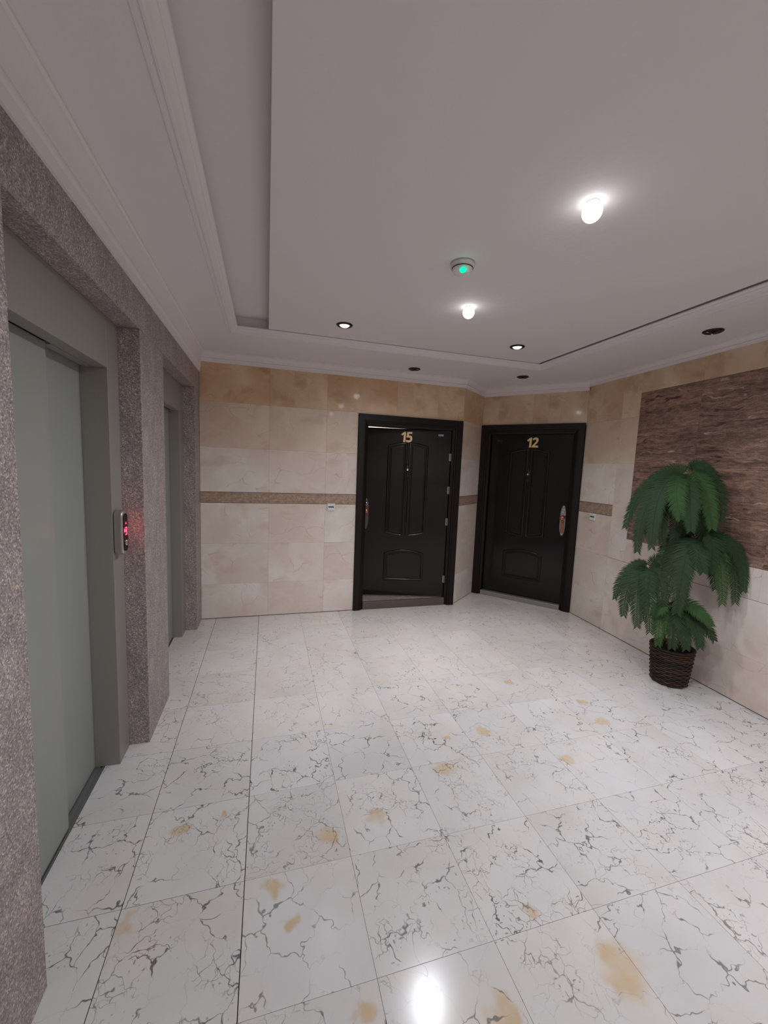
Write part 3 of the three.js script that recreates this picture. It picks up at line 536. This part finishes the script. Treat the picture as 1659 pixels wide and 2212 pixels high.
{
  const PX = 3.0, PZ = -2.25, t = thing('potted_palm', 'tall artificial palm in a dark wicker pot against the travertine panel', 'potted plant', [PX, 0, PZ]);
  const rad = y => 0.116 + 0.026 * (y / 0.285);
  const M_POT = std({ color: new THREE.Color(0x2e211b), roughness: 0.7 });
  const pot = mesh('pot', new THREE.LatheGeometry([[0.0001, 0], [0.110, 0], [0.114, 0.006], ...steps(0.03, 0.05, 5).map(y => [rad(y) - 0.004, y]), [0.138, 0.280], [0.130, 0.281], [0.128, 0.24], [0.0001, 0.235]].map(p => new THREE.Vector2(...p)), 48), M_POT, t);
  const r = rng(5), weave = [[], [], []], N = 22;
  for (let k = 0; k < 17; k++) {
    const y = 0.016 + k * 0.0152, ph = (k % 2) * Math.PI, P = []; for (let i = 0; i < N * 6; i++) { const a = 2 * Math.PI * i / (N * 6), q = rad(y) + 0.0035 * Math.cos(a * N / 2 + ph) + 0.001 * (r() - 0.5); P.push(V(q * Math.cos(a), y + 0.0025 * (r() - 0.5), q * Math.sin(a))); }
    const g = new THREE.TubeGeometry(new THREE.CatmullRomCurve3(P, true), N * 6, 0.0066, 5, true); weave[Math.floor(r() * 3)].push(g);
  }
  const wc = [0x3a291f, 0x4a3324, 0x2a1f1a];
  weave.forEach((w, i) => { if (!w.length) return; const m = mesh('woven_strands', merge(w), std({ color: new THREE.Color(wc[i]), roughness: 0.6 }), pot); m.userData.kind = 'stuff'; });
  mesh('rim', new THREE.TorusGeometry(0.140, 0.010, 8, 48).rotateX(Math.PI / 2).translate(0, 0.279, 0), M_POT, pot);
  mesh('soil', new THREE.CylinderGeometry(0.127, 0.127, 0.012, 32).translate(0, 0.243, 0), std({ color: new THREE.Color(0x1b1512), roughness: 1 }), t);
  const M_STEM = std({ color: new THREE.Color(0x4a3a2a), roughness: 0.8 });
  for (const [x, y, z, bx, bz] of [[2.98, 1.60, -2.28, 0.0, 0.0], [3.03, 1.13, -2.21, 0.03, 0.02], [2.80, 0.87, -2.36, -0.04, -0.02], [2.92, 0.63, -2.265, -0.02, 0.03]]) {
    const c = new THREE.CatmullRomCurve3([V(bx, 0.24, bz), V(bx * 0.8 + (x - PX) * 0.3, 0.24 + (y - 0.24) * 0.5, bz * 0.8 + (z - PZ) * 0.3), V(x - PX, y, z - PZ)]);
    mesh('stem', new THREE.TubeGeometry(c, 14, 0.010, 7, false), M_STEM, t);
  }
  const M_FROND = [[0x284222, 0.8], [0x2b4224, 0.75], [0x345528, 0.8]].map(([c, q]) => std({ color: new THREE.Color(c), roughness: q, side: THREE.DoubleSide }));
  const pa = V(), ta = V();
  for (const f of FRONDS) {
    const o = V(PX, 0, PZ), a = V(f[0], f[1], f[2]).sub(o), b = V(f[3], f[4], f[5]).sub(o), c = V(f[6], f[7], f[8]).sub(o), hw = f[9], cur = new THREE.QuadraticBezierCurve3(a, b.clone().multiplyScalar(1.6).sub(a.clone().add(c).multiplyScalar(0.3)), c);
    const len = cur.getLength(), n = Math.max(20, Math.round(len / 0.0078)), out = c.clone().sub(a).setY(0).normalize(), P = [], idx = [];
    const tri = (p, q, s) => P.push(p.x, p.y, p.z, q.x, q.y, q.z, s.x, s.y, s.z);
    for (let i = 0; i < n; i++) for (const sd of [-1, 1]) {
      const u = 0.05 + 0.95 * i / (n - 1); cur.getPoint(u, pa); cur.getTangent(u, ta);
      let up = out.clone().multiplyScalar(0.4).add(V(-0.5, 0.45, 0.38)); up.addScaledVector(ta, -up.dot(ta)).normalize(); const side = ta.clone().cross(up).normalize();
      const L = hw * 1.45 * Math.pow(Math.sin(Math.PI * (0.12 + 0.80 * u)), 0.6) * (0.88 + 0.24 * r()), d = side.multiplyScalar(sd).addScaledVector(ta, 0.42 + 0.5 * u * u + 0.12 * r()).addScaledVector(up, 0.06 + 0.16 * r()).add(V(0, -0.06 - 0.10 * r(), 0)).normalize();
      const w = ta.clone().addScaledVector(d, -ta.dot(d)).normalize().multiplyScalar(0.0042);
      const m = pa.clone().addScaledVector(d, L * 0.55), tip = pa.clone().addScaledVector(d, L).add(V(0, -0.10 * L, 0)), p1 = pa.clone().addScaledVector(w, 0.7), p2 = pa.clone().addScaledVector(w, -0.7), m1 = m.clone().add(w), m2 = m.clone().sub(w);
      tri(p1, p2, m1); tri(p2, m2, m1); tri(m1, m2, tip);
    }
    for (let k = 0; k < P.length; k += 3) { const wx = C[0] + (P[k + 2] + PZ - C[1]) * DR[0] / DR[1] - PX - 0.012; if (P[k] > wx) { P[k] = wx - 0.15 * Math.min(0.05, P[k] - wx); } }   // leaflets bend against the wall
    const g = new THREE.BufferGeometry(); g.setAttribute('position', new THREE.Float32BufferAttribute(P, 3)); g.computeVertexNormals(); g.setAttribute('uv', new THREE.Float32BufferAttribute(new Float32Array(P.length / 3 * 2), 2));
    mesh('frond', merge([g, new THREE.TubeGeometry(cur, 14, 0.0028, 5, false)]), M_FROND[f[10]], t);
  }
}

renderer.render(scene, camera);
